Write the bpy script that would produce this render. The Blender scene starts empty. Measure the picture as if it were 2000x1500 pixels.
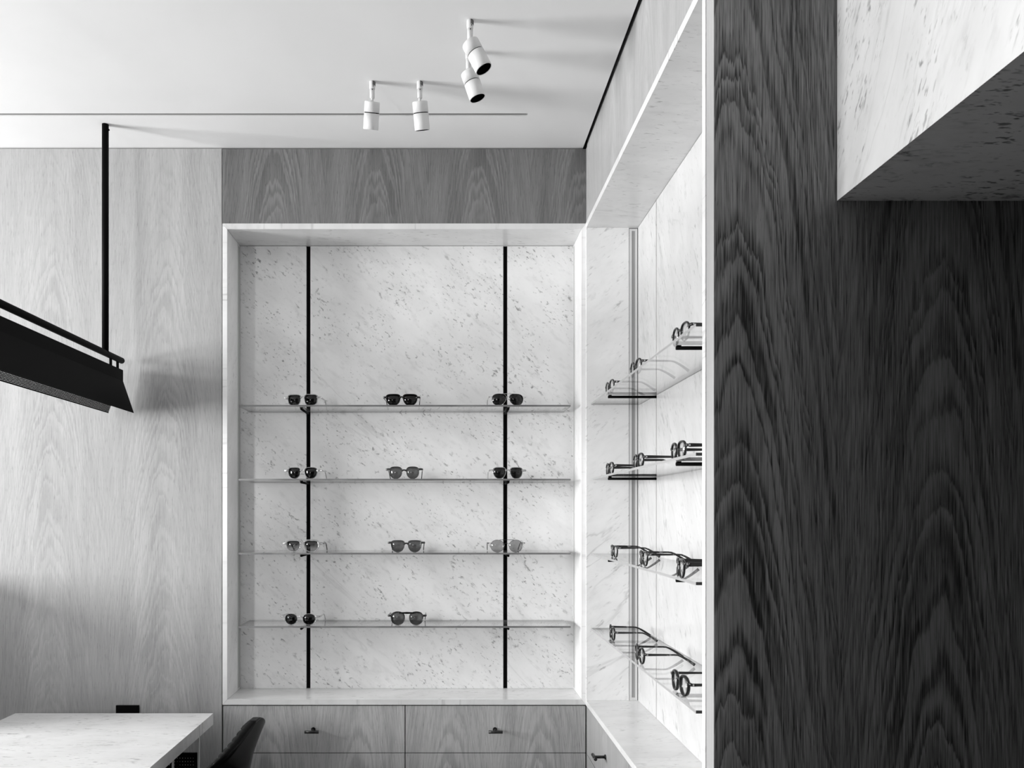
import bpy, bmesh, math, random
from mathutils import Vector, Matrix
random.seed(7)
S = bpy.context.scene
COL = S.collection
PI = math.pi
EYE = 1.5                                   # eye height of the camera above the floor
FPX = 1550.0                                # focal length in pixels of a 2000 px wide picture

# ------------------------------------------------------------------ camera, world, light, exposure
cd = bpy.data.cameras.new('camera'); cam = bpy.data.objects.new('camera', cd); COL.objects.link(cam)
cam.location = (0, 0, EYE); cam.rotation_euler = (PI/2, 0, 0)
cd.sensor_fit = 'HORIZONTAL'; cd.sensor_width = 36.0; cd.lens = 36.0*FPX/2000.0
cd.shift_x = (1000-871)/2000.0; cd.shift_y = (1003-750)/2000.0
cd.clip_start = 0.05
S.camera = cam

w = bpy.data.worlds.new('world'); S.world = w; w.use_nodes = True
w.node_tree.nodes['Background'].inputs[0].default_value = (0.8, 0.8, 0.8, 1)
w.node_tree.nodes['Background'].inputs[1].default_value = 0.5

def area(name, loc, rot, sx, sy, power):
    l = bpy.data.lights.new(name, 'AREA'); l.shape = 'RECTANGLE'; l.size = sx; l.size_y = sy; l.energy = power
    o = bpy.data.objects.new(name, l); COL.objects.link(o); o.location = loc; o.rotation_euler = rot
    return o
# daylight in the big window of the left wall, the street in front of it bright
WY0, WY1, WZ0, WZ1 = 1.15, 2.45, 1.15, 2.55
area('window_daylight', (-4.98, (WY0+WY1)/2, (WZ0+WZ1)/2), (0, -PI/2-math.radians(7), 0), WZ1-WZ0, WY1-WY0, 450)
# unseen rear fill, added with its narrow window to lift the camera-facing surfaces
RX0, RX1, RZ0, RZ1 = -2.95, -2.5, 1.2, 2.8
area('rear_fill_light', ((RX0+RX1)/2, -2.84, (RZ0+RZ1)/2), (PI/2, 0, 0), RX1-RX0, RZ1-RZ0, 84)
S.view_settings.view_transform = 'Standard'; S.view_settings.look = 'None'
S.view_settings.gamma = 1.0; S.view_settings.use_curve_mapping = False
S.view_settings.exposure = 0.04

# ------------------------------------------------------------------ node helpers
class NT:
    def __init__(s, name):
        s.m = bpy.data.materials.new(name); s.m.use_nodes = True
        s.t = s.m.node_tree; s.t.nodes.clear()
        s.out = s.t.nodes.new('ShaderNodeOutputMaterial')
    def n(s, typ, **kw):
        nd = s.t.nodes.new(typ)
        for k, v in kw.items(): setattr(nd, k, v)
        return nd
    def put(s, sock, v):
        if isinstance(v, (int, float)):
            if sock.type == 'RGBA': sock.default_value = (v, v, v, 1)
            elif sock.type == 'VECTOR': sock.default_value = (v, v, v)
            else: sock.default_value = v
        elif isinstance(v, tuple): sock.default_value = v
        else: s.t.links.new(v, sock)
    def math(s, op, a, b=None, c=None, clamp=False):
        nd = s.n('ShaderNodeMath', operation=op, use_clamp=clamp)
        s.put(nd.inputs[0], a)
        if b is not None: s.put(nd.inputs[1], b)
        if c is not None: s.put(nd.inputs[2], c)
        return nd.outputs[0]
    def add(s, a, b): return s.math('ADD', a, b)
    def sub(s, a, b): return s.math('SUBTRACT', a, b)
    def mul(s, a, b): return s.math('MULTIPLY', a, b)
    def ramp(s, v, a, b, c=0.0, d=1.0, smooth=True):
        nd = s.n('ShaderNodeMapRange', interpolation_type='SMOOTHSTEP' if smooth else 'LINEAR')
        s.put(nd.inputs[0], v)
        for i, q in enumerate((a, b, c, d)): s.put(nd.inputs[i+1], q)
        return nd.outputs[0]
    def xyz(s):
        tc = s.n('ShaderNodeTexCoord'); sp = s.n('ShaderNodeSeparateXYZ')
        s.t.links.new(tc.outputs['Object'], sp.inputs[0]); return dict(X=sp.outputs[0], Y=sp.outputs[1], Z=sp.outputs[2])
    def vec(s, x, y, z):
        nd = s.n('ShaderNodeCombineXYZ'); s.put(nd.inputs[0], x); s.put(nd.inputs[1], y); s.put(nd.inputs[2], z); return nd.outputs[0]
    def noise(s, v, scale=1.0, detail=2.0, rough=0.5, dist=0.0):
        nd = s.n('ShaderNodeTexNoise'); s.put(nd.inputs['Vector'], v); s.put(nd.inputs['Scale'], scale)
        s.put(nd.inputs['Detail'], detail); s.put(nd.inputs['Roughness'], rough); s.put(nd.inputs['Distortion'], dist)
        return nd.outputs['Fac']
    def grey(s, v):
        nd = s.n('ShaderNodeCombineColor'); [s.put(nd.inputs[i], v) for i in range(3)]; return nd.outputs[0]
    def bsdf(s, col, rough=0.5, spec=0.5, metal=0.0, bump=None, bstr=0.1, bdist=0.001, coat=0.0):
        b = s.n('ShaderNodeBsdfPrincipled')
        s.put(b.inputs['Base Color'], col); s.put(b.inputs['Roughness'], rough)
        s.put(b.inputs['Specular IOR Level'], spec); s.put(b.inputs['Metallic'], metal); s.put(b.inputs['Coat Weight'], coat)
        if bump is not None:
            bp = s.n('ShaderNodeBump'); s.put(bp.inputs['Height'], bump); s.put(bp.inputs['Strength'], bstr); s.put(bp.inputs['Distance'], bdist)
            s.t.links.new(bp.outputs[0], b.inputs['Normal'])
        s.t.links.new(b.outputs[0], s.out.inputs[0]); return b

def plain(name, g, rough=0.5, spec=0.5, metal=0.0, vary=0.04, vs=6.0, bump=0.0):
    t = NT(name); p = t.xyz(); v = t.vec(p['X'], p['Y'], p['Z'])
    nz = t.noise(v, vs, 3)
    c = t.mul(g, t.ramp(nz, 0.3, 0.7, 1-vary, 1+vary))
    t.bsdf(t.grey(c), rough, spec, metal, t.noise(v, 300, 2) if bump else None, bump)
    return t.m

def wood(name, axis, leaf, x0, dark, light, kv=11.0, kr=95.0, d=0.075, seed=0.0, ring=0.55, rough=0.42, spec=0.35, pore=0.35, fibre=1.1, fibw=0.45):
    """flat-sawn oak veneer: leaves side by side along axis, each with its cathedral figure"""
    t = NT(name); p = t.xyz(); z = p['Z']
    u = t.sub(p[axis], x0)
    q = t.math('DIVIDE', u, leaf); idn = t.math('FLOOR', q)
    lu = t.mul(t.sub(t.sub(q, idn), 0.5), leaf)
    hsh = t.math('FRACT', t.mul(t.math('SINE', t.mul(t.add(idn, seed), 12.9898)), 437.585))
    sd = t.add(seed, t.mul(hsh, 0.35))
    low = t.noise(t.vec(t.mul(lu, 7.0), t.mul(z, 1.5), sd), 1.0, 2)
    low2 = t.noise(t.vec(t.mul(lu, 26.0), t.mul(z, 4.0), t.add(sd, 5.0)), 1.0, 2)
    fib = t.noise(t.vec(t.mul(u, 260.0), t.mul(z, 7.0), seed), 1.0, 2)
    fine = t.noise(t.vec(t.mul(u, 620.0), t.mul(z, 9.0), seed+3.0), 1.0, 3, 0.6)
    lw = t.add(lu, t.mul(t.sub(low, 0.5), 0.045))
    r = t.math('SQRT', t.add(t.mul(lw, lw), d*d))
    zz = t.add(z, t.add(t.mul(t.sub(low2, 0.5), 0.16), t.add(t.mul(t.sub(fib, 0.5), 0.055), t.mul(hsh, 0.08))))
    rr = t.add(t.mul(r, kr), t.mul(zz, kv))              # one value per growth ring; rings of uneven width
    ph = t.add(t.mul(rr, 0.8), t.mul(t.noise(t.vec(t.mul(rr, 0.30), seed, 0.0), 1.0, 3, 0.6), 6.0))
    near = t.ramp(t.math('ABSOLUTE', lw), leaf*0.10, leaf*0.42, 1.0, 0.45)
    fr = t.math('FRACT', ph)
    band = t.mul(t.ramp(fr, 0.0, 0.75, 0.0, 1.0), t.ramp(fr, 0.86, 1.0, 1.0, 0.0))
    amp = t.ramp(t.noise(t.vec(t.mul(lu, 4.0), t.mul(z, 2.0), t.add(sd, 9.0)), 1.0, 1), 0.3, 0.7, 0.35, 1.0)
    band = t.mul(t.sub(band, 0.5), t.mul(t.mul(amp, near), ring))
    pr = t.ramp(t.noise(t.vec(t.mul(u, 480.0), t.mul(z, 26.0), seed+1.0), 1.0, 2), 0.60, 0.72)
    wide = t.noise(t.vec(t.mul(u, 14.0), t.mul(z, 0.7), seed+7.0), 1.0, 3)
    f = t.add(0.5, band)
    f = t.add(f, t.mul(t.sub(fine, 0.5), fibre))
    f = t.add(f, t.mul(t.sub(fib, 0.5), fibw))
    f = t.add(f, t.mul(t.sub(wide, 0.5), 0.9))
    f = t.sub(f, t.mul(pr, pore))
    f = t.math('MULTIPLY', f, 1.0, clamp=True)
    c = t.add(dark, t.mul(f, light-dark))
    t.bsdf(t.grey(c), rough, spec, 0, f, 0.25, 0.0006)
    return t.m

def marble(name, a1, a2, ang, seed=0.0, base=0.80, fleck=0.5, vein=0.12, stretch=2.6, rough=0.22, size=1.0, spec=0.4, cover=0.0):
    """white marble with short grey flecks lying along one direction of the slab (angle ang in the plane a1, a2)"""
    t = NT(name); p = t.xyz(); third = [k for k in 'XYZ' if k not in (a1, a2)][0]
    c, s = math.cos(math.radians(ang)), math.sin(math.radians(ang))
    a = t.add(t.mul(p[a1], c), t.mul(p[a2], s)); b = t.sub(t.mul(p[a2], c), t.mul(p[a1], s)); o = t.add(t.mul(p[third], 3.0), seed)
    k = 1.0/size
    def nz(fa, fb, so, det=2, rg=0.5, dist=0.0): return t.noise(t.vec(t.mul(a, fa*k), t.mul(b, fb*k), t.add(o, so)), 1.0, det, rg, dist)
    m1 = t.ramp(nz(4.5, 7.5, 1.0), 0.40, 0.66)
    f1 = t.mul(t.ramp(nz(38/stretch*1.6, 62, 2.0, 3, 0.6, 0.4), 0.575-cover, 0.76-cover), m1)
    f2 = t.mul(t.ramp(nz(62/stretch*1.6, 115, 3.0, 2, 0.6), 0.60-cover, 0.73-cover), t.ramp(nz(6, 10, 4.0), 0.40, 0.65))
    f3 = t.mul(t.ramp(nz(14, 36, 5.0, 3, 0.6), 0.52, 0.80), 0.35)
    v = t.math('ABSOLUTE', t.sub(nz(1.6, 7.5, 6.0, 4, 0.55, 0.5), 0.5))
    v = t.mul(t.ramp(v, 0.0, 0.022, 1.0, 0.0), t.ramp(nz(2, 3, 7.0, 1), 0.45, 0.7))
    cl = nz(5, 9, 8.0, 4, 0.55)
    dk = t.add(t.mul(t.math('MAXIMUM', f1, t.mul(f2, 0.8)), fleck), t.add(t.mul(f3, fleck*0.5), t.mul(v, vein)))
    g = t.mul(t.mul(base, t.ramp(cl, 0.25, 0.75, 0.93, 1.05)), t.sub(1.0, t.math('MINIMUM', dk, 0.85)))
    t.bsdf(t.grey(g), rough, spec)
    return t.m

def glassy(name, tint, rough=0.02, f0=0.04, body=0.0, bodycol=0.5, tintnode=None):
    """thin clear sheet: straight-through tinted transmission, a mirror share after Schlick, an optional milky share"""
    t = NT(name); g = t.n('ShaderNodeNewGeometry')
    dp = t.n('ShaderNodeVectorMath', operation='DOT_PRODUCT')
    t.t.links.new(g.outputs['Incoming'], dp.inputs[0]); t.t.links.new(g.outputs['Normal'], dp.inputs[1])
    om = t.sub(1.0, t.math('ABSOLUTE', dp.outputs['Value']))
    F = t.add(f0, t.mul(t.math('POWER', om, 5.0), 1-f0))
    tr = t.n('ShaderNodeBsdfTransparent'); t.put(tr.inputs[0], t.grey(tintnode(t)) if tintnode else (tint, tint, tint, 1))
    gl = t.n('ShaderNodeBsdfGlossy'); t.put(gl.inputs['Roughness'], rough); t.put(gl.inputs[0], (1, 1, 1, 1))
    base = tr.outputs[0]
    if body > 0:
        df = t.n('ShaderNodeBsdfDiffuse'); t.put(df.inputs[0], (bodycol,)*3+(1,))
        mx0 = t.n('ShaderNodeMixShader'); t.put(mx0.inputs[0], body); t.t.links.new(base, mx0.inputs[1]); t.t.links.new(df.outputs[0], mx0.inputs[2]); base = mx0.outputs[0]
    mx = t.n('ShaderNodeMixShader'); t.put(mx.inputs[0], F); t.t.links.new(base, mx.inputs[1]); t.t.links.new(gl.outputs[0], mx.inputs[2])
    t.t.links.new(mx.outputs[0], t.out.inputs[0]); return t.m

def tortoise(name):
    t = NT(name); p = t.xyz(); v = t.vec(p['X'], p['Y'], p['Z'])
    n1 = t.ramp(t.noise(v, 55, 2, 0.5, 0.6), 0.50, 0.66)
    t.bsdf(t.grey(t.add(0.012, t.mul(n1, 0.16))), 0.18, 0.5); return t.m

M = {}
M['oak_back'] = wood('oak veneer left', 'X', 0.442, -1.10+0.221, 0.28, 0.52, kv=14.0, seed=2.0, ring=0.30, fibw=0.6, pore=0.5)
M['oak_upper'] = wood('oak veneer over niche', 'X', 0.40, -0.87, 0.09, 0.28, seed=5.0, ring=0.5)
M['oak_right'] = wood('oak veneer right wall', 'Y', 0.44, 0.2, 0.28, 0.48, seed=8.0, ring=0.3)
M['oak_dark'] = wood('shaded oak veneer', 'X', 0.418, 0.382, 0.02, 0.27, kv=10.0, kr=80, seed=11.0, ring=0.75, pore=0.3, fibre=2.3, fibw=1.0, rough=0.5, spec=0.25)  # face darker than its own edge: shade put into the oak colour
M['oak_edge'] = wood('oak lipping', 'Y', 0.3, 0.1, 0.36, 0.48, seed=14.0, ring=0.2)
M['oak_drawer'] = wood('oak drawer veneer', 'X', 0.355, -0.872, 0.25, 0.62, seed=17.0, ring=0.55)
M['oak_drawer_r'] = wood('oak drawer veneer right', 'Y', 0.355, 0.1, 0.24, 0.43, seed=19.0, ring=0.3)
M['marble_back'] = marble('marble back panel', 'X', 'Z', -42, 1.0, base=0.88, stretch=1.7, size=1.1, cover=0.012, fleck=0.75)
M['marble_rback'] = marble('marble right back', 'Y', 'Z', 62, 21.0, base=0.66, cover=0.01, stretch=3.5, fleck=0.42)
M['marble_top'] = marble('marble lining horizontal', 'X', 'Y', 12, 31.0, stretch=3.2)
M['marble_rtop'] = marble('marble lining right', 'X', 'Y', 8, 36.0, stretch=3.0)
M['marble_side'] = marble('marble lining upright', 'Y', 'Z', 60, 41.0, base=0.91, fleck=0.35, vein=0.06)
M['marble_end'] = marble('marble end panel', 'X', 'Z', 38, 51.0, base=0.91, fleck=0.38, vein=0.25)
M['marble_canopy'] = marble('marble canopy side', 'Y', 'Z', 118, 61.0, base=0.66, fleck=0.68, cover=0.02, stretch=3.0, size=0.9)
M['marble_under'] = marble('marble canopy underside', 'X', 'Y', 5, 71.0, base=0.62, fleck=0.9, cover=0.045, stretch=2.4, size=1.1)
M['marble_table'] = marble('marble table top', 'X', 'Y', 0, 81.0, base=0.74, fleck=0.55, stretch=2.8, cover=0.01)
M['plaster'] = plain('white ceiling plaster', 0.87, 0.8, 0.2, vary=0.015, vs=3)
M['dark_wall'] = plain('dark room wall', 0.07, 0.8, 0.2)
M['grey_wall'] = plain('grey room wall', 0.4, 0.8, 0.2)
M['floor'] = plain('floor', 0.07, 0.5, 0.3, vs=2)
M['channel'] = plain('grey slot shade', 0.42, 0.5, 0.3)  # grey that stands for the shade inside the ceiling slot
M['shadow'] = plain('black gap shade and dark parts', 0.006, 0.9, 0.0)  # painted shade in gaps and recesses, also plain dark parts
M['black'] = plain('black powder coat', 0.0025, 0.6, 0.06, bump=0.05)
M['black_gloss'] = plain('black anodised metal', 0.010, 0.3, 0.5)
M['white_metal'] = plain('white painted metal', 0.72, 0.35, 0.4, vary=0.01)
M['grey_diffuser'] = plain('grey led diffuser', 0.36, 0.5, 0.3, vary=0.01)
M['hole_dot'] = plain('pale steel', 0.6, 0.35, 0.5, metal=0.6)
M['leather'] = plain('black leather', 0.003, 0.22, 0.10, bump=0.08)
M['glass_shelf'] = glassy('shelf glass', 0.955)
M['glass_edge'] = plain('ground glass edge', 0.40, 0.35, 0.5, vary=0.03, vs=30)
M['glass_front'] = plain('polished glass edge', 0.20, 0.2, 0.5, vary=0.25, vs=9)
M['glass_end'] = plain('dark glass end', 0.035, 0.15, 0.5)
M['window_glass'] = glassy('window glass', 0.97)
M['lens_dark'] = glassy('dark sun lens', 0.08, f0=0.03)
M['lens_grey'] = glassy('grey sun lens', 0.36, f0=0.05)
M['lens_light'] = glassy('pale grey sun lens', 0.62, f0=0.05)
def gradnode(t):
    p = t.xyz(); return t.ramp(p['Z'], 0.008, 0.042, 0.75, 0.15)
M['lens_grad'] = glassy('graduated sun lens', 0.5, f0=0.05, tintnode=gradnode)
M['lens_clear'] = glassy('clear lens', 0.97, f0=0.05)
M['acetate_black'] = plain('black acetate', 0.010, 0.15, 0.5)
M['acetate_grey'] = plain('dark grey acetate', 0.03, 0.18, 0.5)
M['acetate_clear'] = glassy('clear acetate', 0.72, rough=0.08, f0=0.07, body=0.25, bodycol=0.7)
M['tortoise'] = tortoise('tortoise acetate')
M['metal'] = plain('silver wire', 0.55, 0.22, 0.5, metal=1.0)
M['metal_dark'] = plain('dark wire', 0.05, 0.3, 0.5, metal=0.8)

# ------------------------------------------------------------------ mesh helpers
def hexa(bm, v, mi=0):
    """eight corners: bottom loop 0-3, top loop 4-7"""
    vs = [bm.verts.new(p) for p in v]
    for f in ((3, 2, 1, 0), (4, 5, 6, 7), (0, 1, 5, 4), (1, 2, 6, 5), (2, 3, 7, 6), (3, 0, 4, 7)):
        fc = bm.faces.new([vs[i] for i in f]); fc.material_index = mi
    return vs
def box(bm, x0, x1, y0, y1, z0, z1, mi=0):
    return hexa(bm, [(x0, y0, z0), (x1, y0, z0), (x1, y1, z0), (x0, y1, z0), (x0, y0, z1), (x1, y0, z1), (x1, y1, z1), (x0, y1, z1)], mi)
def frame_of(d):
    d = d.normalized(); a = Vector((0, 0, 1)) if abs(d.z) < 0.9 else Vector((1, 0, 0))
    u = d.cross(a).normalized(); return u, d.cross(u).normalized()
def tube(bm, p0, p1, r0, r1=None, n=16, mi=0, cap0=True, cap1=True):
    p0, p1 = Vector(p0), Vector(p1); r1 = r0 if r1 is None else r1
    u, v = frame_of(p1-p0)
    A = [bm.verts.new(p0+(u*math.cos(2*PI*i/n)+v*math.sin(2*PI*i/n))*r0) for i in range(n)]
    B = [bm.verts.new(p1+(u*math.cos(2*PI*i/n)+v*math.sin(2*PI*i/n))*r1) for i in range(n)]
    for i in range(n):
        f = bm.faces.new((A[i], A[(i+1) % n], B[(i+1) % n], B[i])); f.material_index = mi; f.smooth = True
    if cap0: f = bm.faces.new(A[::-1]); f.material_index = mi
    if cap1: f = bm.faces.new(B); f.material_index = mi
def lathe(bm, p0, axis, prof, n=28, mi=0):
    """prof: list of (distance along axis, radius); closed at both ends when the radius there is small"""
    p0 = Vector(p0); ax = Vector(axis).normalized(); u, v = frame_of(ax)
    rings = [[bm.verts.new(p0+ax*h+(u*math.cos(2*PI*i/n)+v*math.sin(2*PI*i/n))*r) for i in range(n)] for h, r in prof]
    for A, B in zip(rings, rings[1:]):
        for i in range(n):
            f = bm.faces.new((A[i], A[(i+1) % n], B[(i+1) % n], B[i])); f.material_index = mi; f.smooth = True
    bm.faces.new(rings[0][::-1]).material_index = mi; bm.faces.new(rings[-1]).material_index = mi
def sweep(bm, path, size, n=8, mi=0, up=Vector((0, 0, 1)), power=3.0):
    """rounded-rectangle section (width, height) swept along a path; size: one pair per point"""
    P = [Vector(p) for p in path]; rings = []
    for i, p in enumerate(P):
        d = (P[min(i+1, len(P)-1)]-P[max(i-1, 0)]).normalized()
        s = d.cross(up)
        s = s.normalized() if s.length > 1e-5 else Vector((1, 0, 0))
        q = s.cross(d).normalized(); w, h = size[i]
        ring = []
        for k in range(n):
            a = 2*PI*(k+0.5)/n; c, si = math.cos(a), math.sin(a)
            x = math.copysign(abs(c)**(2/power), c)*w/2; y = math.copysign(abs(si)**(2/power), si)*h/2
            ring.append(bm.verts.new(p+s*x+q*y))
        rings.append(ring)
    for A, B in zip(rings, rings[1:]):
        for i in range(n):
            f = bm.faces.new((A[i], A[(i+1) % n], B[(i+1) % n], B[i])); f.smooth = True; f.material_index = mi
    bm.faces.new(rings[0][::-1]).material_index = mi; bm.faces.new(rings[-1]).material_index = mi
def empty(name, loc, label=None, cat=None, group=None, kind=None, rz=0.0):
    o = bpy.data.objects.new(name, None); COL.objects.link(o); o.location = loc; o.rotation_euler = (0, 0, rz)
    o.empty_display_size = 0.05
    tag(o, label, cat, group, kind); return o
def tag(o, label=None, cat=None, group=None, kind=None):
    for k, v in (('label', label), ('category', cat), ('group', group), ('kind', kind)):
        if v: o[k] = v
    return o
def root_loc(p):
    l = Vector((0, 0, 0))
    while p: l += p.location; p = p.parent
    return l
def link(name, bm, mats, parent=None, bevel=0.0, seg=2, local=False, shift=None):
    """links bm as one mesh object; unless local, its mesh is in room coordinates and stays so under its parent"""
    if bevel > 0:
        bmesh.ops.bevel(bm, geom=[e for e in bm.edges if len(e.link_faces) == 2 and e.calc_face_angle(0) > 0.5], offset=bevel, segments=seg, profile=0.6, affect='EDGES')
    bmesh.ops.recalc_face_normals(bm, faces=bm.faces)
    me = bpy.data.meshes.new(name); bm.to_mesh(me); bm.free()
    for m in (mats if isinstance(mats, (list, tuple)) else [mats]): me.materials.append(M[m])
    o = bpy.data.objects.new(name, me); COL.objects.link(o)
    if parent:
        o.parent = parent
        if not local: o.location = -root_loc(parent)
    return o
def bx(name, x0, x1, y0, y1, z0, z1, mat, parent=None, bevel=0.0):
    bm = bmesh.new(); box(bm, x0, x1, y0, y1, z0, z1); return link(name, bm, mat, parent, bevel)
def Z(r): return EYE+r                       # height given from eye level

CEIL = Z(1.43); YB = 3.10; XR = 0.548; YP = 1.62; XL = -4.8
# ------------------------------------------------------------------ the room
bm = bmesh.new(); box(bm, XL-0.3, 2.6, -2.7, 3.6, -0.1, 0.0); tag(link('floor', bm, 'floor'), kind='structure')
# ceiling slab with a slot milled into it and a black shadow gap along the right wall
bm = bmesh.new(); SY0, SY1, SX1 = 2.836, 2.855, 0.294
box(bm, XL, 0.536, -2.7, SY0, CEIL, CEIL+0.08)
box(bm, XL, 0.536, SY1, YB+0.02, CEIL, CEIL+0.08)
box(bm, SX1, 0.536, SY0, SY1, CEIL, CEIL+0.08)
box(bm, XL, SX1, SY0, SY1, CEIL+0.055, CEIL+0.08)
box(bm, 0.56, 2.6, -2.7, YP, CEIL, CEIL+0.08)
ceiling = tag(link('ceiling', bm, 'plaster'), kind='structure')
bm = bmesh.new()
box(bm, XL, SX1-0.001, SY0+0.0002, SY0+0.002, CEIL+0.003, CEIL+0.055); box(bm, XL, SX1-0.001, SY1-0.002, SY1-0.0002, CEIL+0.003, CEIL+0.055)
box(bm, XL, SX1-0.001, SY0+0.002, SY1-0.002, CEIL+0.045, CEIL+0.055); box(bm, SX1-0.003, SX1-0.001, SY0+0.002, SY1-0.002, CEIL+0.003, CEIL+0.045)
link('slot_shade', bm, 'channel', ceiling)  # added faces that paint the slot's shade in grey
bx('gap_shade', 0.5365, 0.5475, 3.085, 3.2, CEIL-0.005, CEIL+0.085, 'shadow', ceiling)  # black strips here and below paint the gap's shade onto its edges
bx('gap_shade', 0.5345, 0.5362, -0.79, 3.085, CEIL+0.002, CEIL+0.085, 'shadow', ceiling)
bx('shadow_gap', 0.50, 0.60, -2.7, 3.2, CEIL+0.085, CEIL+0.12, 'shadow', ceiling)

# back wall: oak panels with a fine joint
wb = empty('wall_back', (0, YB, 0), kind='structure')
bx('core', XL, 0.9, 3.34, 3.5, 0, CEIL+0.1, 'shadow', wb)
bx('wood_panel', XL, -1.757, YB, YB+0.04, 0, CEIL-0.005, 'oak_back', wb)
bx('wood_panel', -1.755, -0.876, YB, YB+0.04, 0, CEIL-0.005, 'oak_back', wb)
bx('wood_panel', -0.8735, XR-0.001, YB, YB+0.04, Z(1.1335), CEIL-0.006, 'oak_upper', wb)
# right wall above the niche
wr = empty('wall_right', (XR, 2.4, 0), kind='structure')
bx('wood_panel', XR, XR+0.04, 1.668, YB+0.04, Z(1.134), CEIL+0.09, 'oak_right', wr)
bx('core', 0.80, 0.9, 1.67, 3.34, 0, CEIL+0.1, 'shadow', wr)
# pier facing the camera: oak darkened for its shade, with a pale solid edge
wn = empty('wall_near', (1.4, YP, 0), kind='structure')
bx('wood_panel', XR, 2.5, YP, YP+0.012, 0, CEIL+0.1, 'oak_dark', wn)
bx('edge_lipping', XR-0.001, XR+0.04, YP+0.0006, 1.667, 0, CEIL+0.1, 'oak_edge', wn)
bx('core', XR+0.04, 2.5, YP+0.012, 1.667, 0, CEIL+0.1, 'shadow', wn)
# the parts of the room beside and behind the camera
bm = bmesh.new()
box(bm, XL-0.2, RX0, -2.9, -2.7, 0, CEIL+0.1); box(bm, RX1, 2.6, -2.9, -2.7, 0, CEIL+0.1)
box(bm, RX0, RX1, -2.9, -2.7, 0, RZ0); box(bm, RX0, RX1, -2.9, -2.7, RZ1, CEIL+0.1)
tag(link('wall_rear', bm, 'dark_wall'), kind='structure')
tag(bx('shade_partition', -1.16, 2.5, -0.92, -0.80, 0, CEIL, 'dark_wall'), kind='structure')  # unseen wall added to keep rear fill off the oak's right part
# unseen low cabinet, added left of the table to shade the back wall
tag(bx('shade_cabinet_1', -2.55, -1.93, 2.64, YB-0.002, 0, 1.27, 'oak_drawer'), kind='structure')
tag(bx('wall_side', 2.5, 2.7, -2.7, 1.7, 0, CEIL+0.1, 'dark_wall'), kind='structure')
bm = bmesh.new(); T0, T1 = XL-0.2, XL
box(bm, T0, T1, -2.7, WY0, 0, CEIL+0.1); box(bm, T0, T1, WY1, 3.5, 0, CEIL+0.1)
box(bm, T0, T1, WY0, WY1, 0, WZ0); box(bm, T0, T1, WY0, WY1, WZ1, CEIL+0.1)
tag(link('wall_left', bm, 'grey_wall'), kind='structure')
wi = empty('window_1', (XL-0.05, (WY0+WY1)/2, WZ0), kind='structure')
bm = bmesh.new()
for y0, y1, z0, z1 in ((WY0, WY0+0.04, WZ0, WZ1), (WY1-0.04, WY1, WZ0, WZ1), (WY0+0.04, WY1-0.04, WZ0, WZ0+0.04), (WY0+0.04, WY1-0.04, WZ1-0.04, WZ1)):
    box(bm, XL-0.09, XL-0.03, y0, y1, z0, z1)
link('window_frame', bm, 'black', wi)
bx('mullion', XL-0.085, XL-0.035, (WY0+WY1)/2-0.02, (WY0+WY1)/2+0.02, WZ0+0.04, WZ1-0.04, 'black', wi)
bx('pane', XL-0.064, XL-0.058, WY0+0.04, (WY0+WY1)/2-0.02, WZ0+0.04, WZ1-0.04, 'window_glass', wi)
w2 = empty('fill_window', ((RX0+RX1)/2, -2.75, RZ0), kind='structure')  # made-up opening for the rear fill light
bm = bmesh.new()
for x0, x1, z0, z1 in ((RX0, RX0+0.04, RZ0, RZ1), (RX1-0.04, RX1, RZ0, RZ1), (RX0+0.04, RX1-0.04, RZ0, RZ0+0.04), (RX0+0.04, RX1-0.04, RZ1-0.04, RZ1)):
    box(bm, x0, x1, -2.79, -2.73, z0, z1)
link('window_frame', bm, 'black', w2)
bx('pane', RX0+0.04, RX1-0.04, -2.764, -2.758, RZ0+0.04, RZ1-0.04, 'window_glass', w2)
bx('pane', XL-0.064, XL-0.058, (WY0+WY1)/2+0.02, WY1-0.04, WZ0+0.04, WZ1-0.04, 'window_glass', wi)

# ------------------------------------------------------------------ marble niches
SH = [0.4225, 0.1330, -0.1570, -0.4447]      # shelf centres from eye level
NT_, NB_ = 1.110, -0.726                     # inner top and sill
OT, OB = 1.132, -0.7465
GT = 0.0035                                  # half the glass thickness

nl = empty('display_niche', (-0.16, YB, Z(OB)), 'marble-lined wall niche with sunglasses shelves, facing the room from the back wall', 'niche')
XA, XB_, XI0, XI1 = -0.872, 0.546, -0.854, 0.529; YF, YN = YB-0.003, 3.29
def mitre(name, o0, o1, i0, i1, mat, parent, bevel=0.0022):
    """slab between an outer edge o0-o1 and an inner edge i0-i1 in one wall plane; each given as front and back corner"""
    bm = bmesh.new(); hexa(bm, [o0[0], o1[0], o1[1], o0[1], i0[0], i1[0], i1[1], i0[1]]); return link(name, bm, mat, parent, bevel)
def pl(x, z): return ((x, YF, Z(z)), (x, YN+0.02, Z(z)))
g = 0.0004
mitre('top_slab', pl(XA, OT), pl(XB_, OT), pl(XI0+g, NT_), pl(XI1-g, NT_), 'marble_top', nl)
mitre('sill_slab', pl(XA, OB), pl(XB_, OB), pl(XI0+g, NB_), pl(XI1-g, NB_), 'marble_top', nl)
mitre('side_slab', pl(XA, OB+g), pl(XA, OT-g), pl(XI0, NB_+g), pl(XI0, NT_-g), 'marble_side', nl)
mitre('side_slab', pl(XB_, OB+g), pl(XB_, OT-g), pl(XI1, NB_+g), pl(XI1, NT_-g), 'marble_side', nl)
SL = (-0.5705, 0.246); SW = 0.0085
zz0, zz1 = Z(NB_)+0.0006, Z(NT_)-0.0015
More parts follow.
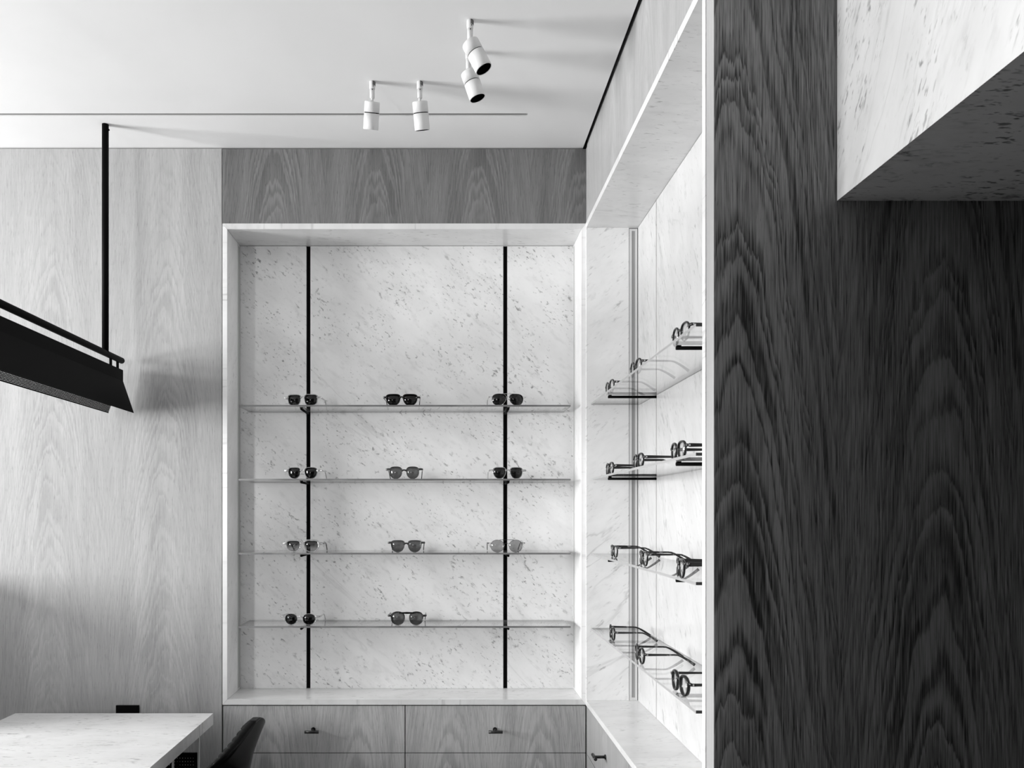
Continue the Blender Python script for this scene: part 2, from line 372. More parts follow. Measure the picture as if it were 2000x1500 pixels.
for x0, x1 in ((XI0+0.002, SL[0]-SW), (SL[0]+SW, SL[1]-SW), (SL[1]+SW, XI1-0.001)):
    bx('back_panel', x0, x1, YN, YN+0.02, zz0, zz1, 'marble_back', nl, 0.0008)
for x in SL: bx('bracket_slot', x-SW+0.0004, x+SW-0.0004, YN+0.009, YN+0.03, zz0, zz1, 'shadow', nl)
for sx, xs in ((1, XI0), (-1, XI1)):
    bm = bmesh.new(); y0, y1 = 3.250, 3.284; e = 0.006; q0, q1 = sorted((xs-0.0005*sx, xs+0.0025*sx))
    box(bm, q0, q1, y0, y0+e, zz0+0.003, zz1-0.003); box(bm, q0, q1, y1-e, y1, zz0+0.003, zz1-0.003)
    box(bm, q0, q1, y0+e, y1-e, zz0+0.003, zz0+0.003+e); box(bm, q0, q1, y0+e, y1-e, zz1-0.003-e, zz1-0.003)
    pf = link('light_profile', bm, 'white_metal', nl)
    q0, q1 = sorted((xs-0.0005*sx, xs+0.001*sx))
    bx('diffuser', q0, q1, y0+e, y1-e, zz0+0.009, zz1-0.009, 'grey_diffuser', pf)
def bracket(parent, p0, p1, pad):
    """round rod out of the slot, with a small pad that carries the glass"""
    bm = bmesh.new(); tube(bm, p0, p1, 0.0047, n=14); o = link('shelf_bracket', bm, 'black', parent, 0.0008)
    bm = bmesh.new(); box(bm, *pad); link('bracket_pad', bm, 'black', o)
RZ = -GT-0.0015-0.0047
for h in SH:
    for x in SL:
        bracket(nl, (x, YN+0.012, Z(h+RZ)), (x, 3.128, Z(h+RZ)), (x-0.006, x+0.006, 3.127, 3.137, Z(h+RZ)+0.004, Z(h)-GT))

nr = empty('display_niche', (XR, 2.4, Z(OB)), 'marble-lined wall niche with clear spectacles on glass shelves, in the right wall', 'niche')
XF, XN = XR-0.003, 0.745; Y0, Y1, Y0o, Y1o = 1.688, 3.080, 1.668, 3.0965
def pr(y, z): return ((XF, y, Z(z)), (XN+0.02, y, Z(z)))
mitre('top_slab', pr(Y0o, OT), pr(Y1o, OT), pr(Y0+g, NT_), pr(Y1-g, NT_), 'marble_rtop', nr, 0.003)
mitre('sill_slab', pr(Y0o, OB), pr(Y1o, OB), pr(Y0+g, NB_), pr(Y1-g, NB_), 'marble_rtop', nr, 0.003)
mitre('end_slab', pr(Y0o, OB+g), pr(Y0o, OT-g), pr(Y0, NB_+g), pr(Y0, NT_-g), 'marble_end', nr, 0.003)
mitre('end_slab', pr(Y1o, OB+g), pr(Y1o, OT-g), pr(Y1, NB_+g), pr(Y1, NT_-g), 'marble_end', nr, 0.003)
SR = (2.810, 1.980); SWR = 0.0032
for y0, y1 in ((Y0+0.001, SR[1]-SWR), (SR[1]+SWR, SR[0]-SWR), (SR[0]+SWR, Y1-0.001)):
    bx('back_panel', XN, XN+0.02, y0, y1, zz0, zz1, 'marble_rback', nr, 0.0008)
for y in SR: bx('bracket_slot', XN+0.009, XN+0.03, y-SWR+0.0002, y+SWR-0.0002, zz0, zz1, 'shadow', nr)
for sy, ys in ((-1, Y1), (1, Y0)):
    bm = bmesh.new(); x0, x1 = 0.712, 0.7425; e = 0.0085; q0, q1 = sorted((ys-0.0005*sy, ys+0.0025*sy))
    box(bm, x0, x0+e, q0, q1, zz0+0.003, zz1-0.004); box(bm, x1-e, x1, q0, q1, zz0+0.003, zz1-0.004)
    box(bm, x0+e, x1-e, q0, q1, zz0+0.003, zz0+0.003+e); box(bm, x0+e, x1-e, q0, q1, zz1-0.004-e, zz1-0.004)
    pf = link('light_profile', bm, 'white_metal', nr)
    q0, q1 = sorted((ys-0.0005*sy, ys+0.001*sy))
    bx('diffuser', x0+e, x1-e, q0, q1, zz0+0.011, zz1-0.012, 'grey_diffuser', pf)
    bm = bmesh.new(); q0, q1 = sorted((ys-0.0006*sy, ys+0.0012*sy))
    box(bm, x0-0.0012, x0, q0, q1, zz0+0.001, zz1-0.001); box(bm, x1, x1+0.0022, q0, q1, zz0+0.001, zz1-0.001); box(bm, x0, x1, q0, q1, zz1-0.004, zz1-0.001)
    link('profile_gap', bm, 'shadow', pf)
for h in SH:
    for y in SR:
        bracket(nr, (XN+0.012, y, Z(h+RZ)), (0.574, y, Z(h+RZ)), (0.576, 0.586, y-0.005, y+0.005, Z(h+RZ)+0.004, Z(h)-GT))

# glass shelves
ROWS = ('top', 'second from the top', 'third from the top', 'lowest')
def shelf(x0, x1, y0, y1, h, front, lab, grp):
    bm = bmesh.new(); vs = box(bm, x0, x1, y0, y1, Z(h)-GT, Z(h)+GT)
    for f in bm.faces:
        n = f.normal if f.normal.length else (f.normal_update() or f.normal)
        c = f.calc_center_median()
        if abs(c.z-Z(h)) < 1e-4:
            lng = abs(c.x-(x0+x1)/2) > abs(c.y-(y0+y1)/2)     # an end in x
            f.material_index = (1 if lng else 2) if front == 'x' else 3
    return tag(link('glass_shelf', bm, ['glass_shelf', 'glass_edge', 'glass_end', 'glass_front']), lab, 'shelf', grp)
for i, h in enumerate(SH):
    shelf(-0.813, 0.489, 3.112, 3.287, h, 'y', 'clear glass shelf under sunglasses in the back niche, the %s of four' % ROWS[i], 'glass shelves of the back niche')
    shelf(0.560, 0.742, 1.778, 3.062, h, 'x', 'clear glass shelf under spectacles in the right niche, the %s of four' % ROWS[i], 'glass shelves of the right niche')

# ------------------------------------------------------------------ drawer cabinets
def handle(parent, base, out, along):
    """black T handle: stem out of the drawer face, bar across it"""
    b, o, a = Vector(base), Vector(out), Vector(along)
    bm = bmesh.new(); tube(bm, b, b+o*0.004, 0.0085, n=14); tube(bm, b+o*0.004, b+o*0.036, 0.0052, n=12)
    c = b+o*0.040; tube(bm, c-a*0.027, c+a*0.027, 0.0058, n=14)
    return link('handle', bm, 'black_gloss', parent)
ZR = [-0.7515, -0.9335, -0.9365, -1.1185, -1.1215, -1.3035, -1.3065, -1.4200]
cl = empty('drawer_cabinet', (-0.16, YB, 0), 'oak drawer unit with black T handles below the sunglasses niche', 'cabinet')
bx('body', -0.872, 0.546, YB+0.021, YB+0.30, 0.08, Z(-0.748), 'shadow', cl)
bx('plinth', -0.872, 0.546, YB+0.06, YB+0.29, 0, 0.08, 'black', cl)
for r in range(4):
    for x0, x1 in ((-0.870, -0.1615), (-0.1580, 0.5445)):
        d = bx('drawer', x0, x1, YB-0.001, YB+0.021, Z(ZR[2*r+1]), Z(ZR[2*r]), 'oak_drawer', cl, 0.0012)
        handle(d, ((x0+x1)/2-0.002, YB-0.001, Z((ZR[2*r]+ZR[2*r+1])/2)), (0, -1, 0), (1, 0, 0))
cr = empty('drawer_cabinet', (XR, 2.4, 0), 'pale oak drawer unit with black T handles under the marble sill of the right niche', 'cabinet')
bx('body', XR+0.021, XR+0.25, 1.670, 3.09, 0.08, Z(-0.748), 'shadow', cr)
bx('plinth', XR+0.06, XR+0.24, 1.670, 3.09, 0, 0.08, 'black', cr)
for r in range(4):
    for y0, y1 in ((1.672, 2.374), (2.3775, 3.0785)):
        d = bx('drawer', XR, XR+0.021, y0, y1, Z(ZR[2*r+1]), Z(ZR[2*r]), 'oak_drawer_r', cr, 0.0012)
        handle(d, (XR, (y0+y1)/2-0.008, Z((ZR[2*r]+ZR[2*r+1])/2)+0.008), (-1, 0, 0), (0, 1, 0))
bx('filler_strip', XR, XR+0.02, 3.081, 3.096, 0.08, Z(-0.7515), 'oak_drawer_r', cr)

# ------------------------------------------------------------------ marble canopy on the dark pier
cn = empty('marble_canopy', (1.2, YP, Z(0.64)), 'white marble box projecting from the dark oak wall near the ceiling', 'canopy')
CX0, CX1, CY0, CZ = 0.798, 1.95, 0.55, Z(0.638)
bm = bmesh.new(); e = 0.02
hexa(bm, [(CX0, CY0, CZ), (CX0, YP-0.001, CZ), (CX0+e, YP-0.001, CZ+e), (CX0+e, CY0, CZ+e), (CX0, CY0, CEIL-0.001), (CX0, YP-0.001, CEIL-0.001), (CX0+e, YP-0.001, CEIL-0.001), (CX0+e, CY0, CEIL-0.001)])
link('side_slab', bm, 'marble_canopy', cn, 0.0016)
bm = bmesh.new()
hexa(bm, [(CX0+0.0006, CY0, CZ), (CX1, CY0, CZ), (CX1, YP-0.001, CZ), (CX0+0.0006, YP-0.001, CZ), (CX0+e+0.0006, CY0, CZ+e), (CX1, CY0, CZ+e), (CX1, YP-0.001, CZ+e), (CX0+e+0.0006, YP-0.001, CZ+e)])
link('underside_slab', bm, 'marble_under', cn, 0.0012)
bx('front_slab', CX0+e+0.001, CX1, CY0, CY0+0.02, CZ+e+0.0005, CEIL-0.001, 'marble_top', cn, 0.001)

# ------------------------------------------------------------------ ceiling spotlights
def spot(x, y, d, L, lab):
    r = empty('ceiling_spotlight', (x, y, CEIL), lab, 'spotlight', 'white ceiling spotlights')
    bm = bmesh.new(); lathe(bm, (x, y, CEIL), (0, 0, -1), [(0, 0.0085), (0.001, 0.0098), (0.023, 0.0098), (0.025, 0.0085)]); c = link('mount_collar', bm, 'white_metal', r)
    bm = bmesh.new()
    for k in range(5):
        a = -1.25+k*0.38; px, py = x+0.0098*math.cos(a), y+0.0098*math.sin(a)
        u = Vector((-math.sin(a), math.cos(a), 0)); nrm = Vector((math.cos(a), math.sin(a), 0)); p = Vector((px, py, CEIL-0.008))
        hexa(bm, [p-u*0.0011-nrm*0.0012+Vector((0, 0, -0.007)), p+u*0.0011-nrm*0.0012+Vector((0, 0, -0.007)), p+u*0.0011+nrm*0.0004+Vector((0, 0, -0.007)), p-u*0.0011+nrm*0.0004+Vector((0, 0, -0.007)),
                  p-u*0.0011-nrm*0.0012+Vector((0, 0, 0.007)), p+u*0.0011-nrm*0.0012+Vector((0, 0, 0.007)), p+u*0.0011+nrm*0.0004+Vector((0, 0, 0.007)), p-u*0.0011+nrm*0.0004+Vector((0, 0, 0.007))])
    link('vent_slots', bm, 'shadow', c)
    bm = bmesh.new(); lathe(bm, (x+0.004, y-0.0085, CEIL-0.018), (0.4, -0.9, 0), [(0, 0.0016), (0.0012, 0.0016)], n=8); link('set_screw', bm, 'shadow', c)
    zb = CEIL-0.055
    bm = bmesh.new(); lathe(bm, (x, y, CEIL-0.024), (0, 0, -1), [(0, 0.0082), (0.029, 0.0082), (0.031, 0.006)]); st = link('stem', bm, 'white_metal', r)
    bm = bmesh.new(); lathe(bm, (x, y, CEIL-0.029), (0.1, -1, 0), [(0.0075, 0.0016), (0.0088, 0.0016)], n=8); link('set_screw', bm, 'shadow', st)
    d = Vector(d).normalized(); top = Vector((x, y, zb-0.010))
    bm = bmesh.new(); lathe(bm, (x, y, zb+0.004), top-Vector((x, y, zb+0.004)), [(0, 0.0045), (0.018, 0.0045)], n=14); link('swivel', bm, 'white_metal', r)
    R = 0.0255; s = L*0.40
    bm = bmesh.new(); lathe(bm, top, d, [(0, R-0.002), (0.001, R-0.0006), (0.003, R), (s-0.0012, R), (s-0.001, R-0.002)], n=36); link('head', bm, 'white_metal', r)
    bm = bmesh.new(); lathe(bm, top, d, [(s-0.0014, R-0.0018), (s+0.0022, R-0.0018)], n=36); link('joint_ring', bm, 'shadow', r)
    bm = bmesh.new(); lathe(bm, top, d, [(s+0.0016, R-0.002), (s+0.0018, R), (L, R), (L+0.0006, R-0.0006), (L+0.0006, R-0.0022), (L-0.022, R-0.004)], n=36); sn = link('snoot', bm, 'white_metal', r)
    bm = bmesh.new(); lathe(bm, top, d, [(L-0.0218, R-0.0048), (L-0.021, R-0.0046)], n=36); link('aperture', bm, 'shadow', sn)
    bm = bmesh.new(); u, v = frame_of(d)
    A = [[top+d*h+(u*math.cos(2*PI*i/36)+v*math.sin(2*PI*i/36))*q for i in range(36)] for h, q in ((L+0.0002, R-0.0026), (L-0.021, R-0.0044))]
    A = [[bm.verts.new(p) for p in ring] for ring in A]
    for i in range(36): bm.faces.new((A[0][i], A[1][i], A[1][(i+1) % 36], A[0][(i+1) % 36]))
    link('baffle', bm, 'shadow', sn)
spot(-0.2440, 2.629, (-0.10, 0.43, -0.9), 0.084, 'white ceiling spotlight tilted to the left, first of the pair over the back niche')
spot(-0.0865, 2.629, (0.085, 0.36, -0.9), 0.086, 'white ceiling spotlight tilted right at the back niche, second of its pair')
spot(0.070, 2.302, (0.45, -0.06, -0.89), 0.088, 'white ceiling spotlight with wide black aperture, mounted nearest the camera')
spot(0.070, 2.455, (0.33, 0.02, -0.94), 0.084, 'white ceiling spotlight half hidden behind the one in front of it')

# ------------------------------------------------------------------ pendant lamp over the table
LX, LY0, LY1 = -1.256, 1.60, 3.070
pd = empty('pendant_lamp', (LX, 2.33, CEIL), 'long black linear pendant lamp hanging over the marble table', 'lamp')
for y in (2.917, 1.75):
    bm = bmesh.new(); tube(bm, (LX+0.004, y, CEIL), (LX+0.004, y, Z(0.59)), 0.0118, n=20); rd = link('suspension_rod', bm, 'black', pd)
    bm = bmesh.new(); tube(bm, (LX+0.014, y, CEIL-0.020), (LX+0.019, y, CEIL-0.020), 0.003, n=10); link('set_screw', bm, 'black', rd)
bm = bmesh.new(); lathe(bm, (LX+0.004, LY0, Z(0.590)), (0, 1, 0), [(0, 0.005), (0.004, 0.0095), (0.010, 0.0118), (LY1-LY0-0.006, 0.0118), (LY1-LY0, 0.0095), (LY1-LY0+0.004, 0.005)], n=20)
link('rail', bm, 'black', pd)
for y in (1.64, 1.70, 2.968, 3.030):
    bm = bmesh.new(); tube(bm, (LX+0.002, y, Z(0.553)), (LX+0.002, y, Z(0.582)), 0.0052, n=12); link('hanger', bm, 'black', pd)
bm = bmesh.new(); box(bm, LX-0.008, LX+0.0072, LY0, LY1, Z(0.509), Z(0.5545)); link('spine', bm, 'black', pd, 0.001)
bm = bmesh.new()
hexa(bm, [(LX+0.0045, LY0, Z(0.512)), (LX+0.007, LY0, Z(0.512)), (LX+0.007, LY1, Z(0.512)), (LX+0.0045, LY1, Z(0.512)), (LX+0.0465, LY0, Z(0.389)), (LX+0.049, LY0, Z(0.389)), (LX+0.049, LY1, Z(0.389)), (LX+0.0465, LY1, Z(0.389))])
link('shade_flap', bm, 'black', pd)
# the far flap is slotted sheet: long ribs and short cross ribs with open slots between
bm = bmesh.new(); P0 = Vector((LX-0.006, 0, Z(0.512))); P1 = Vector((LX-0.0505, 0, Z(0.3885))); dv = P1-P0; nv = Vector((-0.94, 0, 0.34))*0.0008
NRIB = 30
def rib(a, b, y0, y1, th):
    A, B = P0+dv*a, P0+dv*b; o = nv*th
    hexa(bm, [(A.x-o.x, y0, A.z-o.z), (A.x+o.x, y0, A.z+o.z), (A.x+o.x, y1, A.z+o.z), (A.x-o.x, y1, A.z-o.z), (B.x-o.x, y0, B.z-o.z), (B.x+o.x, y0, B.z+o.z), (B.x+o.x, y1, B.z+o.z), (B.x-o.x, y1, B.z-o.z)])
for k in range(NRIB): rib(k/NRIB, (k+0.60)/NRIB, LY0, LY1, 1.0)
rib(1-0.5/NRIB, 1.0, LY0, LY1, 1.0)
for k in range(int((LY1-LY0)/0.0075)+1):
    y = min(LY0+k*0.0075, LY1-0.002); rib(0, 1.0, y, y+0.002, 0.9)
link('slotted_flap', bm, 'black', pd)
bm = bmesh.new(); box(bm, LX-0.007, LX+0.006, LY0+0.01, LY1-0.03, Z(0.498), Z(0.5085)); link('light_strip', bm, 'black_gloss', pd)

# ------------------------------------------------------------------ table, socket
TX0, TX1, TY0, TY1, TZ = -1.617, -0.874, 1.45, 2.980, Z(-0.750)
tb = empty('marble_table', (-1.245, 2.2, 0), 'white marble table on slim metal legs under the pendant lamp', 'table')
bx('tabletop', TX0, TX1, TY0, TY1, TZ-0.042, TZ, 'marble_table', tb, 0.004)
for x in (-1.578, -1.483, -1.008, -0.913):
    for y in (2.930, 1.500):
        bx('leg', x-0.0033, x+0.0033, y-0.0033, y+0.0033, 0, TZ-0.042, 'white_metal', tb, 0.0008)
pp = bx('modesty_panel', -1.30, -0.921, 2.936, 2.944, 0.10, Z(-0.886), 'black', tb)
bm = bmesh.new()
for i in range(12):
    for j in range(14):
        if (i*7+j*3) % 11 == 4: continue
        x, zc = -0.935-i*0.0098, Z(-0.905)-j*0.0125
        lathe(bm, (x, 2.9362, zc), (0, -1, 0), [(0, 0.0016), (0.0008, 0.0012)], n=6)
rv = link('hole_dots', bm, 'hole_dot', pp); rv['kind'] = 'stuff'  # pale discs stand for light showing through the panel's holes
so = empty('wall_socket', (-1.242, YB, 0.70), 'black square wall socket on the oak panel just behind the marble table', 'socket')
bx('face_plate', -1.286, -1.198, YB-0.009, YB, 0.664, 0.752, 'black', so, 0.002)
bm = bmesh.new(); lathe(bm, (-1.242, YB-0.0095, 0.708), (0, 1, 0), [(0, 0.018), (0.002, 0.018)]); link('outlet', bm, 'shadow', so)

# ------------------------------------------------------------------ leather chair
def chair(loc, ang):
    """faces local -X; channel-tufted shell with wings that come forward as they go down"""
    r = empty('leather_chair', loc, 'black leather chair with horizontal channel tufting, pulled up to the marble table', 'chair', rz=ang)
    zt = 0.8275; bm = bmesh.new(); rows = []; NV = 20
    qs = [0.0, 0.002, 0.005]+[0.009+0.0015*k for k in range(1, 80)]+[0.129+0.004*k for k in range(1, 70)]
    for q in qs:                                          # q: distance below the top
        HW = 0.235*min(1.0, 0.10+3.3*q-(0.0 if q < 0.06 else 0)) if q < 0.28 else 0.235
        HW = 0.022+0.213*(1-math.exp(-q/0.060))
        xc = -0.25*q; F = min(0.09, 5.0*q*q)
        pitch = 0.0125 if q < 0.12 else 0.024
        ch = abs(math.sin(PI*(q-0.018)/pitch)) if q > 0.018 else 1.0
        bul = 0.006*(ch**0.5) if q > 0.010 else 0.003
        th = 0.029+0.06*min(q, 0.25); er = (0.6 if q == 0 else 0.85 if q == 0.002 else 1.0)
        def pt(v, off):
            tx, ty = 2*F*v, HW; L = math.hypot(tx, ty)     # direction across the shell, then its normal towards the sitter
            return (xc-F*v*v-off*ty/L, v*HW+off*tx/L*0.5*(-1), zt-q)
        vs = [-1+2*k/NV for k in range(NV+1)]
        def edge(v): return math.sqrt(max(0.0, 1-max(0.0, (abs(v)-0.86)/0.14)**2))*0.5+0.5*(1 if abs(v) < 0.99 else 0.6)
        back = [pt(v, th*0.5-th*0.5*er*edge(v)) for v in vs]
        front = [pt(v, th*0.5+(th*0.5*er+bul)*edge(v)) for v in vs[::-1]]
        rows.append([bm.verts.new(p) for p in back+front])
    n = len(rows[0])
    for A, B in zip(rows, rows[1:]):
        for k in range(n):
            f = bm.faces.new((A[k], A[(k+1) % n], B[(k+1) % n], B[k])); f.smooth = True
    for R_ in (rows[0], rows[-1]):
        for k in range(NV): bm.faces.new((R_[k], R_[k+1], R_[n-2-k], R_[n-1-k]))
    link('backrest', bm, 'leather', r, local=True)
    bm = bmesh.new(); box(bm, -0.62, -0.20, -0.19, 0.19, 0.36, 0.45); link('seat', bm, 'leather', r, 0.03, 4, local=True)
    for sx, sy in ((-0.57, -0.17), (-0.57, 0.17), (-0.21, -0.17), (-0.21, 0.17)):
        bm = bmesh.new(); tube(bm, (sx*1.06, sy*1.06, 0.0), (sx, sy, 0.37), 0.009, 0.013, n=12); link('leg', bm, 'black', r, local=True)
    return r
chair((-0.611, 2.60, 0), math.radians(-5))

# ------------------------------------------------------------------ eyewear
def outline(a, bt, bb, nt, nb, taper, skew, N=44):
    P = []
    for k in range(N):
        th = 2*PI*k/N; c, s = math.cos(th), math.sin(th); n = nt if s >= 0 else nb
        x = a*math.copysign(abs(c)**(2/n), c); y = (bt if s >= 0 else bb)*math.copysign(abs(s)**(2/n), s)
        P.append(Vector((x*(1+taper*y/max(bt, bb))+skew*y, y)))
    return P
def eyewear(name, loc, rz, lab, cat, grp, a=0.0245, bt=0.019, bb=0.021, nt=2.6, nb=2.2, taper=0.06, skew=0.0, rim=0.0032, brow=0.0015, tz=0.0045,
            lensx=0.0335, W=0.072, hinge=0.62, bridge='key', frame='acetate_black', arm='acetate_black', lens='lens_dark', armh=0.0075, tilt=0.0, fold=0.0, endh=0.009):
    r = empty(name, loc, lab, cat, grp, rz=rz)
    wire = rim < 0.0014
    zc = bb+rim+0.0002; out = outline(a, bt, bb, nt, nb, taper, skew); N = len(out)
    def yc(x): return 0.95*x*x
    bm = bmesh.new(); lens_pts = {}
    for sgn in (1, -1):
        rows = []
        for k in range(N):
            t = (out[(k+1) % N]-out[k-1]).normalized(); nn = Vector((t.y, -t.x))
            th = rim+brow*max(0.0, nn.y)
            sec = []
            for q, dy in ((0, -tz/2), (th*0.75, -tz/2), (th, -tz/4), (th, tz/4), (th*0.75, tz/2), (0, tz/2)):
                p = out[k]+nn*q; x = sgn*(lensx+p.x); sec.append(bm.verts.new((x, yc(x)+dy, zc+p.y)))
            rows.append(sec)
        for k in range(N):
            A, B = rows[k], rows[(k+1) % N]
            for j in range(6):
                f = bm.faces.new((A[j], B[j], B[(j+1) % 6], A[(j+1) % 6])); f.smooth = True
        lens_pts[sgn] = [(sgn*(lensx+p.x*0.995), zc+p.y*0.995) for p in out]
    xi = lensx-a*(1.0+taper*0.3)                       # inner edge of each rim
    zb = zc+bt*0.30
    if bridge in ('key', 'saddle'):
        hgt = 0.006 if bridge == 'key' else 0.008
        path = [(x, yc(x)-0.0005, zb+0.0045*(1-(x/(xi+0.002))**2)) for x in [(xi+0.001)*(-1+2*k/8) for k in range(9)]]
        sweep(bm, path, [(tz*0.9, hgt+0.003*abs(-1+2*k/8)**2) for k in range(9)])
    if bridge in ('wire', 'double'):
        path = [(x, yc(x)-0.001, zb+0.003*(1-(x/xi)**2)) for x in [(xi+0.001)*(-1+2*k/8) for k in range(9)]]
        sweep(bm, path, [(0.0018, 0.0018)]*9)
    if bridge == 'double':
        x2 = lensx*0.75; path = [(x, yc(x)-0.001, zc+bt*0.97+0.001) for x in [x2*(-1+2*k/8) for k in range(9)]]
        sweep(bm, path, [(0.0018, 0.002)]*9)
    if bridge == 'flat':
        x2 = lensx*0.95; path = [(x, yc(x)-0.0002, zc+bt*0.93) for x in [x2*(-1+2*k/8) for k in range(9)]]
        sweep(bm, path, [(tz, 0.0085-0.004*abs(-1+2*k/8)) for k in range(9)])
    zh = zc-bb+(bt+bb)*hinge+(bt+bb)*0.12
    for sgn in (1, -1):                                # end pieces
        xo = lensx+a*0.90
        h0 = 0.0018 if wire else endh
        w0 = 0.0018 if wire else tz
        sweep(bm, [(sgn*xo, yc(xo), zh), (sgn*(xo+W)/2, yc(xo)+0.0006, zh+0.0006), (sgn*(W-0.001), yc(W)-0.0005, zh+0.0004), (sgn*W, yc(W)+0.003, zh)], [(w0, h0), (w0, h0*0.95), (w0, h0*0.85), (w0*0.9, h0*0.8)])
    link('frame_front', bm, frame, r, local=True)
    for sgn in (1, -1):                                # lenses
        bm = bmesh.new(); F = [bm.verts.new((x, yc(x)-0.0009, z)) for x, z in lens_pts[sgn]]; B = [bm.verts.new((x, yc(x)+0.0009, z)) for x, z in lens_pts[sgn]]
        cx = sgn*lensx; cf = bm.verts.new((cx, yc(cx)-0.0022, zc)); cb = bm.verts.new((cx, yc(cx)-0.0004, zc))
        for k in range(N):
            j = (k+1) % N
            for f in (bm.faces.new((F[k], F[j], cf)), bm.faces.new((B[j], B[k], cb))): f.smooth = True
            bm.faces.new((F[j], F[k], B[k], B[j]))
        link('lens', bm, lens, r, local=True)
    for sgn in (1, -1):                                # temples, tips resting on the shelf
        hs = 0.0016 if wire else armh
        th = 0.0016 if wire else 0.0036
        y0 = yc(W)+0.003; pts = []; sz = []
        for k in range(15):
            s = k/14; y = y0+s*0.138
            drop = 0 if s < 0.62 else (s-0.62)/0.38
            tip = 0.0042 if wire else armh*0.62
            z = zh+(tip-zh)*(drop**1.35)-0.0*s
            x = sgn*(W-0.006*s*s-0.002*s-fold*s)
            pts.append((x, y, z))
            h = hs*(1-0.35*min(1, s/0.6)) if s < 0.62 else hs*(0.65+0.55*drop)
            if wire: h = 0.0016 if s < 0.6 else 0.0016+0.0042*min(1, drop*2)
            sz.append((th if not wire else (0.0016 if s < 0.6 else 0.0034), h))
        bm = bmesh.new(); sweep(bm, pts, sz); tp = link('temple', bm, arm, r, local=True)
        bm = bmesh.new(); box(bm, sgn*W-0.0022, sgn*W+0.0022, y0-0.002, y0+0.003, zh-0.0022, zh+0.0022); link('hinge', bm, 'metal', tp, local=True)
    if bridge in ('wire', 'double'):
        for sgn in (1, -1):
            bm = bmesh.new(); lathe(bm, (sgn*(xi-0.0005), 0.006, zb-0.006), (sgn*0.5, -0.6, 0), [(0, 0.001), (0.0006, 0.0036), (0.0016, 0.0036), (0.002, 0.002)], n=10)
            sweep(bm, [(sgn*(xi-0.0005), 0.006, zb-0.006), (sgn*(xi+0.001), 0.004, zb-0.002), (sgn*(xi+0.002), 0.001, zb)], [(0.001, 0.001)]*3)
            link('nose_pad', bm, 'acetate_clear', r, local=True)
    return r
YG = 3.137; K = 1.08
def sun(i, px, rz, lab, **kw):
    kw['bt'] = kw['bt']*K; kw['bb'] = kw['bb']*K; kw['brow'] = kw.get('brow', 0.0008)*0.8; kw['rim'] = kw['rim']*0.85
    return eyewear('sunglasses', ((px-871)/(FPX/YG), YG, Z(SH[i])+GT), math.radians(rz), lab, 'sunglasses', 'sunglasses in the back niche', **kw)
CLR = dict(frame='acetate_clear', arm='acetate_clear')
sun(0, 591, -4, 'clear-framed sunglasses with square dark lenses on the top shelf beside the black slot', nt=4.2, nb=3.2, a=0.0245, bt=0.0175, bb=0.020, taper=0.10, rim=0.003, **CLR)
sun(0, 784.5, 0, 'black acetate sunglasses with dark lenses in the middle of the top shelf', a=0.0265, bt=0.018, bb=0.021, nt=3.6, nb=2.4, taper=0.17, rim=0.0022, brow=0.001)
sun(0, 991.5, 4, 'silver aviator sunglasses with dark teardrop lenses on the top shelf', a=0.0275, bt=0.019, bb=0.0235, nt=2.6, nb=2.1, taper=0.10, skew=-0.12, rim=0.0012, brow=0, tz=0.002, lensx=0.0345, bridge='double', frame='metal', arm='metal')
sun(1, 591, -4, 'clear-framed sunglasses with rounded dark lenses on the second shelf beside the black slot', a=0.024, bt=0.0185, bb=0.0215, nt=3.2, nb=2.2, taper=0.12, rim=0.002, brow=0.0005, **CLR)
sun(1, 789.5, 0, 'dark-browed sunglasses with grey lenses in the middle of the second shelf', a=0.0235, bt=0.019, bb=0.021, nt=2.9, nb=2.2, taper=0.10, rim=0.0022, brow=0.003, frame='acetate_grey', arm='acetate_grey', lens='lens_grey', hinge=0.72)
sun(1, 992, 3, 'clear-framed sunglasses with squarish dark lenses at the second black slot, second shelf', a=0.0235, bt=0.018, bb=0.0215, nt=3.6, nb=2.4, taper=0.14, rim=0.0025, brow=0.0005, **CLR)
sun(2, 590.5, -3, 'wide pale grey sunglasses with graduated lenses on the third shelf', a=0.0265, bt=0.0175, bb=0.021, nt=3.4, nb=2.4, taper=0.12, rim=0.0042, brow=0.003, W=0.077, lensx=0.036, bridge='saddle', lens='lens_grad', frame='acetate_clear', arm='acetate_grey', endh=0.013)
sun(2, 793.5, 0, 'dark grey sunglasses with grey lenses in the middle of the third shelf', a=0.025, bt=0.0185, bb=0.022, nt=3.6, nb=2.3, taper=0.16, rim=0.002, brow=0.0012, frame='acetate_grey', arm='acetate_black', lens='lens_grey', hinge=0.70)
sun(2, 989.5, 2, 'thin metal sunglasses with round pale lenses and a double bridge on the third shelf', a=0.0265, bt=0.021, bb=0.0235, nt=2.1, nb=2.1, taper=0.0, rim=0.001, brow=0, tz=0.002, lensx=0.0365, bridge='double', frame='metal_dark', arm='metal_dark', lens='lens_light')
sun(3, 586, -4, 'clear thin-framed sunglasses with oval dark lenses on the lowest shelf', a=0.0245, bt=0.0185, bb=0.0205, nt=2.3, nb=2.1, taper=0.04, rim=0.0022, brow=0, tz=0.003, lensx=0.036, bridge='key', W=0.077, **CLR)
sun(3, 795, 0, 'black flat-topped sunglasses with round grey lenses on the lowest shelf', a=0.026, bt=0.020, bb=0.024, nt=2.3, nb=2.1, taper=0.03, rim=0.0026, brow=0.0025, lensx=0.0365, bridge='flat', W=0.075, lens='lens_grey', hinge=0.60)

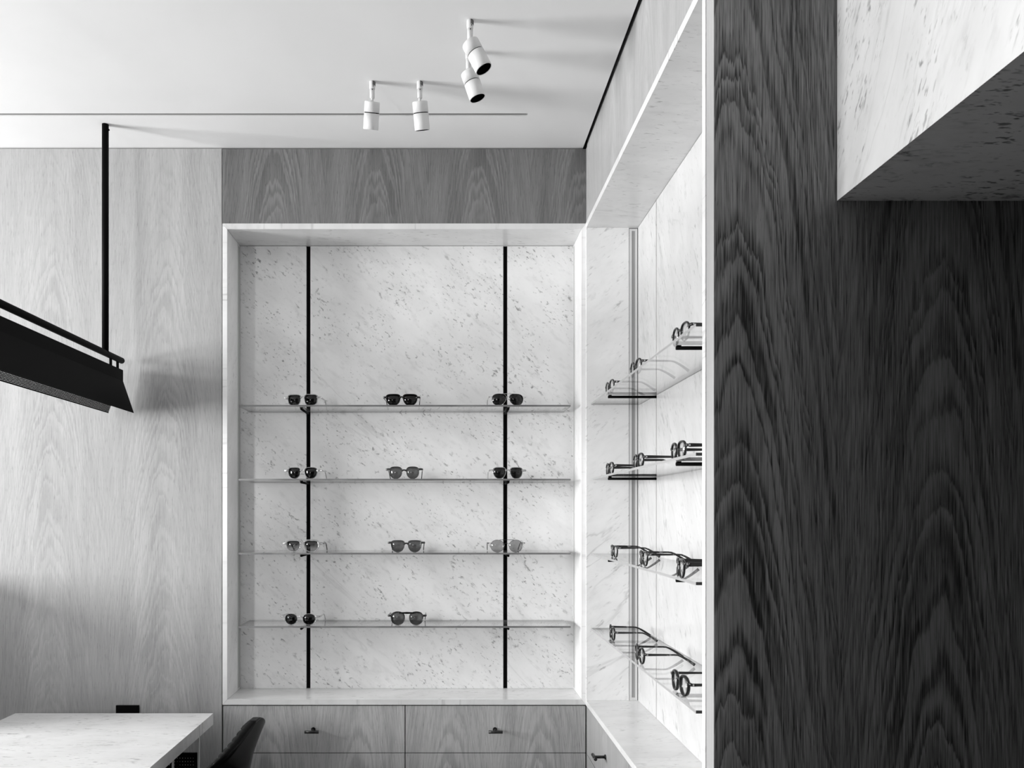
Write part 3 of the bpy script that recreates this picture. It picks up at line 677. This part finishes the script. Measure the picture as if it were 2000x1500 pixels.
def spec(i, D, x, rz, lab, **kw):
    kw.setdefault('lens', 'lens_clear')
    return eyewear('spectacles', (x, D, Z(SH[i])+GT), math.radians(-90+rz), lab, 'spectacles', 'spectacles in the right niche', **kw)
TOR = dict(frame='acetate_black', arm='tortoise'); BLK = dict()
R1 = dict(a=0.0225, bt=0.0195, bb=0.0215, nt=2.5, nb=2.1, rim=0.0028)
spec(0, 2.835, 0.583, 2, 'black spectacles farthest along the top shelf, above the far bracket', **R1)
spec(0, 2.455, 0.585, 2, 'black spectacles in the middle of the top shelf of the right niche', **R1)
spec(0, 1.995, 0.588, 3, 'black spectacles nearest the dark pier on the top shelf', **R1)
R2 = dict(a=0.0235, bt=0.0185, bb=0.021, nt=2.8, nb=2.2, rim=0.0032, tz=0.0055, armh=0.010)
spec(1, 2.860, 0.588, 0, 'thick black spectacles farthest along the second shelf', **R2)
spec(1, 2.435, 0.588, 0, 'thick black spectacles with straight temples in the middle of the second shelf', **R2)
spec(1, 2.030, 0.592, 0, 'thick black spectacles nearest the dark pier on the second shelf', **R2)
R3 = dict(a=0.0235, bt=0.0175, bb=0.0205, nt=3.2, nb=2.5, taper=0.08, rim=0.0022, brow=0.001, hinge=0.76)
spec(2, 2.785, 0.588, -2, 'slim tortoise spectacles farthest along the third shelf', **R3, **TOR)
spec(2, 2.335, 0.579, -4, 'square tortoise spectacles in the middle of the third shelf', **{**R3, 'rim': 0.003}, **TOR)
spec(2, 1.905, 0.560, -9, 'angular black spectacles with broad temples nearest the dark pier on the third shelf', a=0.026, bt=0.0185, bb=0.021, nt=3.6, nb=2.4, taper=0.10, rim=0.003, armh=0.012, hinge=0.72, tz=0.005)
R4 = dict(a=0.0225, bt=0.020, bb=0.022, nt=2.2, nb=2.1, rim=0.0032, tz=0.0055)
spec(3, 2.785, 0.581, -4, 'round dark spectacles farthest along the lowest shelf', **{**R4, 'rim': 0.0024}, **TOR)
spec(3, 2.355, 0.573, -2, 'round tortoise spectacles in the middle of the lowest shelf', **R4, **TOR)
spec(3, 1.948, 0.573, 2, 'thick round black spectacles nearest the dark pier on the lowest shelf', **{**R4, 'rim': 0.0042, 'tz': 0.0075})
